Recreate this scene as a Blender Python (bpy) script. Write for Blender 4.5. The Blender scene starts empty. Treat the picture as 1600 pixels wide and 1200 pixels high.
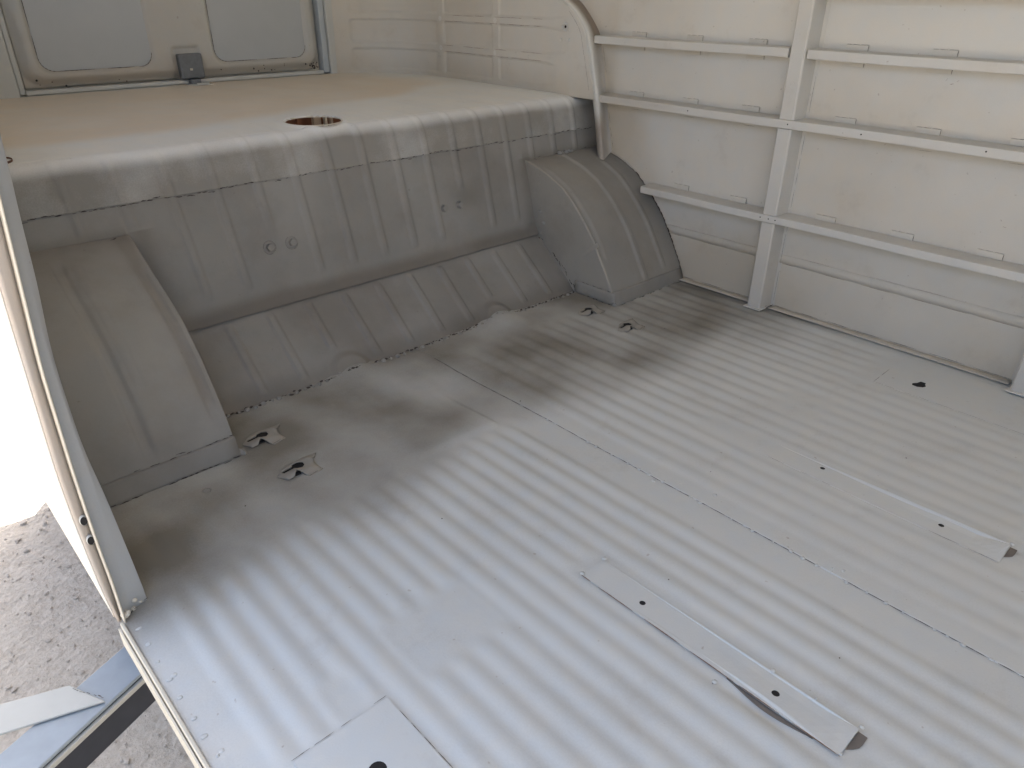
import bpy, bmesh, math, random
import numpy as np
from mathutils import Matrix, Vector, noise
from mathutils.geometry import delaunay_2d_cdt
random.seed(4)
R = math.radians
SC = bpy.context.scene
COL = SC.collection

# ------------------------------------------------------------------ camera
cam_d = bpy.data.cameras.new("camera")
cam = bpy.data.objects.new("camera", cam_d); COL.objects.link(cam)
right = Vector((0.73414745, -0.67896562, 0.00576305))
down = Vector((-0.32061085, -0.35412488, -0.87852391))
fwd = Vector((0.59852837, 0.64311839, -0.47766362))
m = Matrix((right, -down, -fwd)).transposed().to_4x4()
m.translation = Vector((-0.861, 0.0, 0.70))
cam.matrix_world = m
cam_d.sensor_width = 36.0
cam_d.lens = 1144.88 / 1600 * 36.0
cam_d.clip_start = 0.02; cam_d.clip_end = 400
SC.camera = cam

# ------------------------------------------------------------------ sky, sun, exposure
SUN_AZ, SUN_EL = math.atan2(0.60, 0.80), R(57)      # azimuth from +Y towards +X
w = bpy.data.worlds.new("World"); SC.world = w; w.use_nodes = True
nt = w.node_tree; nt.nodes.clear()
sky = nt.nodes.new("ShaderNodeTexSky"); sky.sky_type = 'NISHITA'; sky.sun_disc = False
sky.sun_elevation = SUN_EL; sky.sun_rotation = SUN_AZ
sky.air_density = 0.8; sky.dust_density = 4.0; sky.ozone_density = 0.5
bg = nt.nodes.new("ShaderNodeBackground"); bg.inputs[1].default_value = 0.15
wo = nt.nodes.new("ShaderNodeOutputWorld")
hs = nt.nodes.new('ShaderNodeHueSaturation'); hs.inputs['Saturation'].default_value = .76   # desaturated to take blue out of the sky light
nt.links.new(sky.outputs[0], hs.inputs['Color']); nt.links.new(hs.outputs[0], bg.inputs[0]); nt.links.new(bg.outputs[0], wo.inputs[0])
sd = bpy.data.lights.new("sun", 'SUN'); sd.energy = 4.5; sd.angle = R(0.5); sd.color = (1.0, 0.93, 0.82)
sun = bpy.data.objects.new("sun", sd); COL.objects.link(sun)
sdir = Vector((math.sin(SUN_AZ) * math.cos(SUN_EL), math.cos(SUN_AZ) * math.cos(SUN_EL), math.sin(SUN_EL)))
sun.rotation_euler = sdir.to_track_quat('Z', 'Y').to_euler()
SC.view_settings.view_transform = 'Standard'; SC.view_settings.look = 'None'
SC.view_settings.exposure = 2.15; SC.view_settings.gamma = 1.0
SC.cycles.max_bounces = 12; SC.cycles.diffuse_bounces = 8

# ------------------------------------------------------------------ materials
def new_mat(name):
    mt = bpy.data.materials.new(name); mt.use_nodes = True
    n = mt.node_tree.nodes; b = n["Principled BSDF"]
    return mt, n, mt.node_tree.links, b

def noise_node(n, l, vec, scale, detail=3, rough=.55):
    t = n.new("ShaderNodeTexNoise"); t.inputs["Scale"].default_value = scale
    t.inputs["Detail"].default_value = detail; t.inputs["Roughness"].default_value = rough
    l.new(vec, t.inputs["Vector"]); return t.outputs["Fac"]

def mathn(n, l, op, a, b=None, c=None, clamp=False):
    t = n.new("ShaderNodeMath"); t.operation = op; t.use_clamp = clamp
    for i, v in enumerate((a, b, c)):
        if v is None: continue
        if isinstance(v, (int, float)): t.inputs[i].default_value = v
        else: l.new(v, t.inputs[i])
    return t.outputs[0]

def mixc(n, l, fac, a, b):
    t = n.new("ShaderNodeMix"); t.data_type = 'RGBA'
    if isinstance(fac, (int, float)): t.inputs[0].default_value = fac
    else: l.new(fac, t.inputs[0])
    for i, v in ((6, a), (7, b)):
        if isinstance(v, tuple): t.inputs[i].default_value = (*v, 1)
        else: l.new(v, t.inputs[i])
    return t.outputs[2]

def primer(name, fresh, old, dirt=(.30, .25, .20), rough=.76, dirt_amt=.5, smudge=0.0):
    """sprayed primer: fresh grey coat over an older beige one; the mesh attribute `old` mixes the second in, for a thin coat and for painted light and shade"""
    mt, n, l, b = new_mat(name)
    g = n.new("ShaderNodeNewGeometry").outputs["Position"]
    at = n.new("ShaderNodeAttribute"); at.attribute_name = "old"
    big = noise_node(n, l, g, 5.5, 4); mid = noise_node(n, l, g, 26, 4); fine = noise_node(n, l, g, 420, 2)
    e = mathn(n, l, 'ADD', at.outputs["Fac"], mathn(n, l, 'MULTIPLY', mathn(n, l, 'SUBTRACT', big, .5), mathn(n, l, 'MULTIPLY_ADD', at.outputs["Fac"], .75, .45)))
    e = mathn(n, l, 'ADD', e, mathn(n, l, 'MULTIPLY', mathn(n, l, 'SUBTRACT', fine, .5), .22), clamp=True)
    c = mixc(n, l, e, fresh, old)
    hue = mixc(n, l, mathn(n, l, 'MULTIPLY_ADD', mid, 2.2, -.75, clamp=True), (1.0, .975, .94), (.94, .97, 1.0))
    t = n.new("ShaderNodeMix"); t.data_type = 'RGBA'; t.blend_type = 'MULTIPLY'; t.inputs[0].default_value = .8
    l.new(c, t.inputs[6]); l.new(hue, t.inputs[7]); c = t.outputs[2]
    st = noise_node(n, l, g, 11, 6, .7)
    sm = mathn(n, l, 'MULTIPLY', mathn(n, l, 'MULTIPLY_ADD', st, 5, -2.9, clamp=True), dirt_amt * .45)
    c = mixc(n, l, sm, c, dirt)
    if smudge:      # blotchy dry spray
        s1 = noise_node(n, l, g, 7.5, 5, .65)
        c = mixc(n, l, mathn(n, l, 'MULTIPLY', mathn(n, l, 'MULTIPLY_ADD', s1, 4, -1.85, clamp=True), smudge), c, dirt)
        s2 = noise_node(n, l, g, 3.1, 4, .6)
        c = mixc(n, l, mathn(n, l, 'MULTIPLY', mathn(n, l, 'MULTIPLY_ADD', s2, 4, -2.0, clamp=True), smudge * .8), c, tuple(min(1, v * 1.35) for v in fresh))
    sp = noise_node(n, l, g, 95, 2, .5)
    c = mixc(n, l, mathn(n, l, 'MULTIPLY', mathn(n, l, 'MULTIPLY_ADD', sp, 22, -16.2, clamp=True), .5), c, dirt)
    l.new(c, b.inputs["Base Color"])
    l.new(mathn(n, l, 'MULTIPLY_ADD', mid, .18, rough - .09), b.inputs["Roughness"])
    bp = n.new("ShaderNodeBump"); bp.inputs["Strength"].default_value = .12; bp.inputs["Distance"].default_value = .0012
    h = mathn(n, l, 'ADD', fine, mathn(n, l, 'MULTIPLY', mid, 2.0))
    l.new(h, bp.inputs["Height"]); l.new(bp.outputs[0], b.inputs["Normal"])
    return mt

FRESH = (.57, .59, .585); OLD_SHADE_C = (.20, .188, .163)  # second: old primer brown, deepened by painted floor shade
M = {}
M['primer'] = primer("grey_primer", FRESH, OLD_SHADE_C)
M['wall'] = primer("wall_primer", (.62, .605, .565), (.50, .45, .37))
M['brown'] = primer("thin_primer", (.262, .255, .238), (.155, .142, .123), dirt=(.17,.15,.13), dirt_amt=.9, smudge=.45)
M['arch'] = primer("arch_primer", (.215, .208, .193), (.345, .322, .28), dirt=(.17,.15,.13), dirt_amt=.8, smudge=.4)
M['rail'] = primer("rail_primer", (.60, .60, .575), (.51, .475, .42))
M['gate'] = primer("gate_primer", (.52, .525, .495), (.44, .40, .34))
M['roll'] = primer('rolled_edge_primer', (.72, .73, .72), (.235, .224, .204), dirt_amt=.3)
M['deck'] = primer("deck_primer", (.72, .73, .71), (.68, .615, .52), dirt_amt=.2)
M['saddle'] = primer('bracket_primer', (.34, .33, .30), (.29, .275, .245), dirt_amt=.3)
M['jamb'] = primer("jamb_primer", (.40, .355, .31), (.34, .30, .26))
M['lip'] = primer("rib_primer", (.58, .57, .53), (.25, .205, .165))
M['skin'] = primer("skin_primer", (.70, .68, .62), (.62, .58, .5))

def flat(name, col, rough=.6, metal=0.0, bump=.0, scale=60, var=.15):
    mt, n, l, b = new_mat(name)
    g = n.new("ShaderNodeNewGeometry").outputs["Position"]
    f = noise_node(n, l, g, scale, 5)
    lo = tuple(c * (1 - var) for c in col); hi = tuple(min(1, c * (1 + var)) for c in col)
    l.new(mixc(n, l, f, lo, hi), b.inputs["Base Color"])
    b.inputs["Roughness"].default_value = rough; b.inputs["Metallic"].default_value = metal
    if bump:
        bp = n.new("ShaderNodeBump"); bp.inputs["Strength"].default_value = bump; bp.inputs["Distance"].default_value = .003
        l.new(f, bp.inputs["Height"]); l.new(bp.outputs[0], b.inputs["Normal"])
    return mt
M['crack'] = flat("bare_seam", (.055, .045, .04), .9)
M['dark'] = flat("recess_shade", (.015, .014, .014), .9)  # near-black colour stands in for the shade inside holes
M['latch'] = flat("latch_steel", (.17, .18, .19), .5, .4, .2, 90, .3)
M['beam'] = flat("painted_beam_top", (.25, .29, .325), .45, .0, .15, 35, .18)
M['beamdark'] = flat("dark_beam_side", (.035, .038, .048), .45, .0, .1, 40, .3)
M['bar'] = flat("pale_plate", (.42, .42, .385), .5, .0, .1, 30, .1)
M['rust'] = flat("red_brown_primer", (.16, .075, .045), .8, 0, .3, 25, .4)
M['edge'] = flat("cream_edge", (.56, .52, .43), .6, 0, .1, 50, .12)

def ground_mat():
    mt, n, l, b = new_mat("dry_dirt_ground")
    g = n.new("ShaderNodeNewGeometry").outputs["Position"]
    a = noise_node(n, l, g, 1.3, 5); m1 = noise_node(n, l, g, 14, 8, .7); f = noise_node(n, l, g, 90, 6, .65)
    v = n.new("ShaderNodeTexVoronoi"); v.inputs["Scale"].default_value = 55; v.feature = 'F1'; l.new(g, v.inputs["Vector"])
    c = mixc(n, l, m1, (.385, .335, .27), (.55, .485, .40))
    c = mixc(n, l, mathn(n, l, 'MULTIPLY_ADD', f, 3, -1.2, clamp=True), c, (.60, .54, .455))
    c = mixc(n, l, mathn(n, l, 'MULTIPLY_ADD', a, 2.5, -1.3, clamp=True), c, (.44, .395, .33))
    l.new(c, b.inputs["Base Color"]); b.inputs["Roughness"].default_value = .95
    h = mathn(n, l, 'ADD', mathn(n, l, 'MULTIPLY', m1, 2.5), mathn(n, l, 'ADD', f, mathn(n, l, 'MULTIPLY', v.outputs["Distance"], .6)))
    bp = n.new("ShaderNodeBump"); bp.inputs["Strength"].default_value = .7; bp.inputs["Distance"].default_value = .009
    l.new(h, bp.inputs["Height"]); l.new(bp.outputs[0], b.inputs["Normal"])
    return mt
M['ground'] = ground_mat()

# ------------------------------------------------------------------ mesh helpers
def link(name, me, mat, parent=None, smooth=True, thick=0.0, label=None, kind=None):
    o = bpy.data.objects.new(name, me); COL.objects.link(o)
    if parent: o.parent = parent
    me.materials.append(mat)
    if smooth:
        me.shade_smooth()
    if thick:
        s = o.modifiers.new("thickness", 'SOLIDIFY'); s.thickness = abs(thick); s.offset = -1 if thick > 0 else 1
    if label: o['label'] = label
    if kind: o['kind'] = kind
    return o

def set_old(me, f):
    a = me.attributes.new("old", 'FLOAT', 'POINT')
    co = np.empty(len(me.vertices) * 3, 'f'); me.vertices.foreach_get('co', co); co = co.reshape(-1, 3)
    a.data.foreach_set('value', np.asarray(f(co[:, 0], co[:, 1], co[:, 2]), 'f') + np.zeros(len(co), 'f'))

def sheet(name, P, mat, parent=None, old=None, keep=None, flip=False, **kw):
    """P: (nu, nv, 3) array of points"""
    nu, nv = P.shape[:2]
    me = bpy.data.meshes.new(name)
    i = np.arange(nu - 1)[:, None] * nv + np.arange(nv - 1)[None, :]
    F = np.stack([i, i + 1, i + nv + 1, i + nv], -1).reshape(-1, 4)
    if flip: F = F[:, ::-1]
    V = P.reshape(-1, 3)
    if keep is not None:
        cc = V[F].mean(1); F = F[keep(cc[:, 0], cc[:, 1], cc[:, 2])]
    me.from_pydata(V.tolist(), [], F.tolist()); me.update()
    if old is not None: set_old(me, old)
    return link(name, me, mat, parent, **kw)

def plate(name, outline, fn, mat, parent=None, holes=(), step=.01, thick=.0015, old=None, flip=False, smooth=True, **kw):
    """flat outline (2-D) with holes, filled, mapped to 3-D by fn(a, b)"""
    V = [Vector(p) for p in outline]; E = [(i, (i + 1) % len(outline)) for i in range(len(outline))]
    hs = []
    for h in holes:
        k = len(V); V += [Vector(p) for p in h]; E += [(k + i, k + (i + 1) % len(h)) for i in range(len(h))]
        hs.append(np.array(h))
    O = np.array(outline)
    def inside(poly, x, y):
        c = False; j = len(poly) - 1
        for i in range(len(poly)):
            if (poly[i][1] > y) != (poly[j][1] > y) and x < (poly[j][0] - poly[i][0]) * (y - poly[i][1]) / (poly[j][1] - poly[i][1] + 1e-12) + poly[i][0]: c = not c
            j = i
        return c
    lo, hi = O.min(0), O.max(0)
    for x in np.arange(lo[0] + step / 2, hi[0], step):
        for y in np.arange(lo[1] + step / 2, hi[1], step):
            if inside(outline, x, y) and not any(inside(h, x, y) for h in holes): V.append(Vector((x, y)))
    r = delaunay_2d_cdt(V, E, [], 0, 1e-6)
    vs, fs = r[0], r[2]
    F = []
    for f in fs:
        c = sum((vs[i] for i in f), Vector((0, 0))) / len(f)
        if inside(outline, c.x, c.y) and not any(inside(h, c.x, c.y) for h in holes): F.append(f[::-1] if flip else f)
    me = bpy.data.meshes.new(name)
    me.from_pydata([tuple(fn(v.x, v.y)) for v in vs], [], F); me.update()
    if old is not None: set_old(me, old)
    o = link(name, me, mat, parent, smooth=smooth, thick=thick, **kw)
    return o

def box(bm, x0, x1, y0, y1, z0, z1):
    vs = [bm.verts.new(p) for p in ((x0, y0, z0), (x1, y0, z0), (x1, y1, z0), (x0, y1, z0), (x0, y0, z1), (x1, y0, z1), (x1, y1, z1), (x0, y1, z1))]
    for q in ((3, 2, 1, 0), (4, 5, 6, 7), (0, 1, 5, 4), (1, 2, 6, 5), (2, 3, 7, 6), (3, 0, 4, 7)): bm.faces.new([vs[i] for i in q])

def done(name, bm, mat, parent=None, bevel=0.0, old=None, smooth=False, **kw):
    if bevel: bmesh.ops.bevel(bm, geom=bm.edges[:], offset=bevel, segments=2, affect='EDGES', profile=.5)
    me = bpy.data.meshes.new(name); bm.to_mesh(me); bm.free()
    if old is not None: set_old(me, old)
    return link(name, me, mat, parent, smooth=smooth, **kw)

def boxo(name, b, mat, parent=None, bevel=.002, **kw):
    bm = bmesh.new(); box(bm, *b); return done(name, bm, mat, parent, bevel, **kw)

def prism(name, pts, d, mat, parent=None, bevel=.002, **kw):
    """closed 3-D polygon pts extruded by vector d"""
    bm = bmesh.new(); a = [bm.verts.new(p) for p in pts]; b = [bm.verts.new(Vector(p) + Vector(d)) for p in pts]
    bm.faces.new(a[::-1]); bm.faces.new(b)
    for i in range(len(a)): bm.faces.new((a[i], a[(i + 1) % len(a)], b[(i + 1) % len(a)], b[i]))
    bmesh.ops.recalc_face_normals(bm, faces=bm.faces[:])
    return done(name, bm, mat, parent, bevel, **kw)

def cup(name, c, nrm, r, depth, mat, parent=None, seg=20, **kw):
    """short blind tube, open towards nrm: a hole seen from outside"""
    q = Vector(nrm).to_track_quat('Z', 'Y'); c = Vector(c); V = []; F = []
    for k in (0, 1):
        for i in range(seg):
            a = 2 * math.pi * i / seg; V.append(c + q @ Vector((r * math.cos(a), r * math.sin(a), -depth * k)))
    for i in range(seg): j = (i + 1) % seg; F.append((i, i + seg, j + seg, j))
    F.append(tuple(range(seg, 2 * seg)))
    me = bpy.data.meshes.new(name); me.from_pydata(V, [], F); me.update()
    return link(name, me, mat, parent, smooth=False, **kw)

def circ(cx, cy, r, n=20, ry=None): return [(cx + r * math.cos(2 * math.pi * i / n), cy + (ry or r) * math.sin(2 * math.pi * i / n)) for i in range(n)]

def rrect(x0, x1, y0, y1, r, n=5):
    P = []
    for cx, cy, a in ((x1 - r, y1 - r, 0), (x0 + r, y1 - r, 90), (x0 + r, y0 + r, 180), (x1 - r, y0 + r, 270)):
        for i in range(n + 1):
            t = R(a + 90 * i / n); P.append((cx + r * math.cos(t), cy + r * math.sin(t)))
    return P

def S(a, b, x):
    t = np.clip((np.asarray(x, float) - a) / (b - a), 0, 1); return t * t * (3 - 2 * t)
def G(x, s): return np.exp(-(np.asarray(x, float) / s) ** 2)
def wob(x, y, sc, seed=0):
    x = np.asarray(x, float); y = np.asarray(y, float)
    return (np.sin(x * sc * 1.0 + y * sc * .6 + seed) + np.sin(x * sc * -.7 + y * sc * 1.3 + 2.1 * seed + 1) + np.sin(x * sc * 1.9 + y * sc * .37 + 3.7 * seed)) / 3

def crack(name, line, nrm, parent, gap=.25, wdt=(.0006, .0016), ln=(.004, .018), jit=.0012, seed=1, step=None, mat=None, lift=.0006):
    """bare dark slits along a welded seam: broken, wandering hairlines (one mesh)"""
    rnd = random.Random(seed); V = []; F = []
    P = [Vector(p) for p in line]; nrm = Vector(nrm).normalized()
    for a, b in zip(P, P[1:]):
        L = (b - a).length; d = (b - a) / L; side = nrm.cross(d).normalized(); s = 0
        while s < L:
            l = min(rnd.uniform(*ln), L - s)
            if l < .001: break
            if rnd.random() > gap:
                n = max(2, int(l / .003) + 1); k0 = len(V); off = rnd.uniform(-jit, jit)
                for i in range(n):
                    t = i / (n - 1); wv = rnd.uniform(*wdt) * (math.sin(math.pi * min(max(t, .06), .94))) ** .5
                    off += rnd.uniform(-jit, jit) * .5
                    c = a + d * (s + l * t) + side * off + nrm * lift
                    V.append(c + side * wv * .5); V.append(c - side * wv * .5)
                for i in range(n - 1): F.append((k0 + 2 * i, k0 + 2 * i + 1, k0 + 2 * i + 3, k0 + 2 * i + 2))
            s += l + rnd.uniform(0, ln[0])
    me = bpy.data.meshes.new(name); me.from_pydata(V, [], F); me.update()
    return link(name, me, mat or M['crack'], parent, smooth=False, kind='stuff')

def beads(name, pts, parent, mat, r=(.0015, .003), nrm=(0, 0, 1), seed=2, flat_=.6, kind='stuff'):
    """little irregular weld spatter lumps as one mesh"""
    rnd = random.Random(seed); bm = bmesh.new()
    for p in pts:
        rr = rnd.uniform(*r); q = Vector(nrm).to_track_quat('Z', 'Y').to_matrix().to_4x4()
        mm = Matrix.Translation(Vector(p)) @ q @ Matrix.Diagonal((rr * rnd.uniform(.8, 1.4), rr * rnd.uniform(.8, 1.3), rr * flat_, 1))
        g = bmesh.ops.create_icosphere(bm, subdivisions=2, radius=1, matrix=mm)
        for v in g['verts']: v.co += Vector((rnd.uniform(-1, 1), rnd.uniform(-1, 1), rnd.uniform(-1, 1))) * rr * .10
    return done(name, bm, mat, parent, smooth=True, kind=kind)

def empty(name, loc=(0, 0, 0)):
    o = bpy.data.objects.new(name, None); COL.objects.link(o); o.location = loc; return o

# ------------------------------------------------------------------ ground
xs = np.concatenate([[-90, -20, -6, -3], np.arange(-1.5, 0.2, .02), [1, 3, 6, 20, 90]])
ys = np.concatenate([[-90, -20, -6, -2], np.arange(.4, 3.4, .02), [5, 8, 20, 90]])
X, Y = np.meshgrid(xs, ys, indexing='ij')
Z = np.array([[(noise.fractal(Vector((x * 9, y * 9, 0)), 1, 2, 5) * .005 + noise.noise(Vector((x * 45, y * 45, 3))) * .0018) if (-1.5 < x < .2 and .4 < y < 3.4) else 0 for y in ys] for x in xs])
g = sheet('ground', np.stack([X, Y, Z - .605], -1), M['ground'], kind='structure')
g['label'] = 'dry gritty pale dirt ground outside below the open side of the van'
# loose grit and chips
rnd = random.Random(9); bm = bmesh.new()
for k in range(700):
    x = rnd.uniform(-1.1, -.55); y = rnd.uniform(.85, 2.1); r = rnd.choice([.0015, .002, .003, .003, .0045]) * rnd.uniform(.7, 1.3)
    mm = Matrix.Translation((x, y, -.603 + r * .2)) @ Matrix.Rotation(rnd.uniform(0, 6), 4, 'Z') @ Matrix.Diagonal((r * rnd.uniform(.8, 1.8), r, r * .6, 1))
    gg = bmesh.ops.create_icosphere(bm, subdivisions=1, radius=1, matrix=mm)
    for v in gg['verts']: v.co += Vector((rnd.uniform(-1, 1), rnd.uniform(-1, 1), rnd.uniform(-1, 1))) * r * .25
o = done('grit', bm, flat("grit_stone", (.42, .37, .31), .95, 0, 0, 30, .3), smooth=False, kind='stuff')
o['label'] = 'loose grit and small stones scattered over the dirt ground'

# ------------------------------------------------------------------ the van
van = empty('van_body', (0, 0, 0))
van['label'] = 'stripped van body shell in patchy grey and beige primer with ribbed load floor'
van['category'] = 'van'

# --- floor
RL = [-.705 + .0355 * k for k in range(18)]          # ridge lines, left half
RR = [.022 + .0385 * k for k in range(19)]           # right half
def floor_h(x, y):
    x = np.asarray(x, float); y = np.asarray(y, float)
    def wave(x, x0, p): c = .5 + .5 * np.cos((x - x0) / p * 2 * np.pi); return c ** .85
    hl = wave(x, RL[0], .0355) * S(-.728, -.716, x) * (1 - S(-.088, -.078, x)) * .0032
    hr = wave(x, RR[0], .0385) * S(.004, .014, x) * (1 - S(.728, .738, x)) * .0018
    # the left half is plain between cross member and bulkhead
    ml = 1 - S(.790, .850, y + .012 * wob(x, 0, 40)) * (1 - .0) + 0
    small = S(.865, .905, y) * (1 - S(.965, 1.02, y)) * (1 - S(-.60, -.54, x)) * .75
    ml = np.maximum(ml, small)
    faint = .22 * S(.95, 1.0, y) * (1 - S(1.12, 1.18, y)) * S(-.28, -.24, x)
    ml = np.maximum(ml, faint)
    mr = 1 - S(1.05, 1.12, y)
    # plain pads over the outriggers
    def pad(x0, x1, y0, y1, e=.012): return S(x0 - e, x0 + e, x) * (1 - S(x1 - e, x1 + e, x)) * S(y0 - e, y0 + e, y) * (1 - S(y1 - e, y1 + e, y))
    pl = np.maximum(pad(-.54, -.405, .485, .59), pad(-.64, -.60, .50, .56))
    pl = np.maximum(pl, pad(-.72, -.58, .3, .50))
    pl = np.maximum(pl, pad(-.29, -.23, .10, .50))
    pr = np.maximum(pad(.31, .43, .455, .56), pad(.145, .215, .09, .60))
    pr = np.maximum(pr, pad(.55, .72, .0, .50))
    pr = np.maximum(pr, pad(.52, .56, .42, .50))
    hl = hl * (.78 + .25 * S(.45, .75, y)); hr = hr * (.62 + .8 * S(.4, .8, y))
    h = hl * ml * (1 - pl * .95) + hr * mr * (1 - pr * .9)
    h += (.0012 * wob(x, y, 9, 1) + .0006 * wob(x, y, 23, 2)) * (1 - .9 * S(.70, .74, x)) * (1 - np.maximum(np.maximum(pad(-.71, -.58, .24, .50), pad(-.29, -.235, .11, .49)), np.maximum(pad(.155, .21, .1, .475), pad(.555, .72, -.1, .46))))
    h -= .0015 * G(x - .213, .009) * G(y - .19, .030) + .006 * G(x - .209, .008) * G(y - .104, .008) + .004 * G(x + .292, .008) * G(y - .205, .05)
    # mounds at the bulkhead foot, shallow dishes in the plain area
    h += .017 * G(x - .215, .045) * G(y - 1.195, .055) + .014 * G(x + .185, .05) * G(y - 1.205, .04)
    h -= .006 * G(x + .09, .09) * G(y - .99, .10) + .004 * G(x + .20, .05) * G(y - 1.09, .05)
    # sheet step on the seam and pressed step at the end of the left corrugations
    h += .0016 * S(-.0285, -.0275, x)
    h += .003 * S(.846, .856, y) * S(-.29, -.26, x) * (1 - S(-.11, -.10, x)) * (1 - S(.9, 1.05, y))
    return h
def floor_old_shade(x, y, z):  # brown beyond the doorway: old primer plus painted-in shade past the post
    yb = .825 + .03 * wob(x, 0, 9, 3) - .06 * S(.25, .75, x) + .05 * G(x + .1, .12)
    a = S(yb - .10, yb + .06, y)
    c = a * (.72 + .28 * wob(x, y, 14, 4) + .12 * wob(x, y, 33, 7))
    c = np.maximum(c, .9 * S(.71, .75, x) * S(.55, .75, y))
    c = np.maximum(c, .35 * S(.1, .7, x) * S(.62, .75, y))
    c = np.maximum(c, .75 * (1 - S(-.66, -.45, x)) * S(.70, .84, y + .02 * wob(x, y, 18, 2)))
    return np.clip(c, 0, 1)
fx = np.unique(np.concatenate([np.arange(-.765, .7661, .0036), [-.0289, -.0285, -.0280, -.0276, .766]]))
fy = np.unique(np.concatenate([np.arange(-1.0, .1, .03), np.arange(.1, 1.23, .0075)]))
X, Y = np.meshgrid(fx, fy, indexing='ij')
holes_xy = [(-.642, .430, .009), (-.263, .393, .0045), (-.263, .205, .0045), (.196, .381, .0045), (.187, .192, .0045)]
fl = sheet('floor_panel', np.stack([X, Y, floor_h(X, Y)], -1), M['primer'], van, old=floor_old_shade, flip=True, thick=.0015,
           label='ribbed load floor in pale grey primer turning brown, with painted shade, towards the bulkhead')
rest = 0
def FZ(x, y): return float(floor_h(np.array(x), np.array(y)))

# sill edge: folded cream lip with spot welds
boxo('sill_lip', (-.7695, -.7655, -1.0, .808, -.030, .0035), M['edge'], van, .001)
boxo('sill_flange', (-.7728, -.7708, -1.0, .812, -.034, -.006), M['edge'], van, .002)
for y in (.788, .755, .721, .686, .654, .617, .588, .557, .52, .48):
    beads('spot_weld', [(-.7555 + rnd.uniform(-.001, .001), y, FZ(-.7555, y) + .0003)] + ([(-.749, y + .003, FZ(-.75, y))] if y in (.686, .557) else []), fl, M['primer'], (.0022, .0034), seed=int(y * 1000), flat_=.3)

# centre seam
lin = [(-.0294 + .0004 * math.sin(k), y, FZ(-.0296, y) + .0008) for k, y in enumerate(np.arange(.0, 1.17, .03))]
crack('seam_gap', lin, (0, 0, 1), fl, gap=.05, wdt=(.0010, .0017), ln=(.02, .07), jit=.0003, seed=5)
by = [.410, .375, .341, .314, .296, .276, .255, .233, .206, .181, .159, .143, .121, .106, .088, .057, .027, .798, .719, .698, .679, .644, .609, .586, .566, .537, .509, .485, .465]
beads('weld_bead', [(-.0285 + rnd.uniform(-.0015, .0015), y, FZ(-.0287, y) + .001) for y in by] + [(-.020, .258, FZ(-.02, .258)), (-.013, .245, FZ(-.013, .245)), (-.036, .55, FZ(-.036, .55)), (-.012, .515, FZ(-.012, .515)), (.003, .46, FZ(.003, .46))], fl, M['primer'], (.0015, .0030), seed=3)

# repair plates let into the floor
def fold(x, y): return FZ(x, y)
def pl_old(v): return lambda x, y, z: v + 0 * x
top = .0062
def rp(name, x0, x1, y0, y1, zf, holes, lab, r=.002, **k):
    o = plate(name, rrect(x0, x1, y0, y1, r, 3), zf, M['primer'], van, holes=[circ(a, b, c, 18) for a, b, c in holes], step=.012, thick=.0012, old=pl_old(-.1), smooth=False, label=lab, **k)
    for a, b, c in holes: prism('bolt_hole_shade', [(a + c * 1.05 * math.cos(t), b + c * 1.05 * math.sin(t), zf(a, b)[2] - .0026) for t in np.linspace(0, 2 * math.pi, 20, endpoint=False)], (0, 0, .0020), M['dark'], o, 0)
    return o
rp('repair_plate', -.701, -.586, .25, .4965, lambda x, y: (x, y, .0022), [(-.642, .431, .0095)], 'square repair plate with a round hole near the sill')
def mid_z(x, y):
    lift = .0030 * G(y - .205, .075) * (1 - S(-.283, -.245, x)) + .0030 * (1 - S(.121, .16, y)) * S(-.283, -.24, x)
    return (x, y, .0026 + lift)
rp('repair_plate', -.283, -.2395, .121, .480, mid_z, [(-.263, .393, .0042), (-.263, .205, .0046)], 'long narrow plate with a lifted edge and two holes')
def rt_z(x, y):
    return (x, y, .0024 + .006 * (1 - S(.107, .15, y)) * S(.16, .2, x) + .002 * S(.19, .206, x) * G(y - .19, .04))
rp('repair_plate', .161, .2065, .107, .469, rt_z, [(.196, .381, .0042), (.187, .192, .0042)], 'long narrow plate right of the centre seam with two holes')
key = []
for a in np.linspace(R(-55), R(235), 12): key.append((.6225 + .0105 * math.cos(a), .388 + .0105 * math.sin(a) * .9))
key = [(.6335, .383), (.6335, .393), (.622, .396), (.614, .402), (.604, .399), (.603, .389), (.609, .380), (.618, .377), (.626, .382)]
o = plate('repair_plate', rrect(.562, .716, -.1, .457, .002, 3), lambda x, y: (x, y, .0026), M['primer'], van, holes=[key], step=.02, thick=.0012, old=pl_old(-.1), smooth=False, label='wide flat plate by the side wall with one keyhole slot')
prism('keyhole_slot_shade', [(a, b, .0006) for a, b in key], (0, 0, .0012), M['dark'], o, 0)
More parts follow.
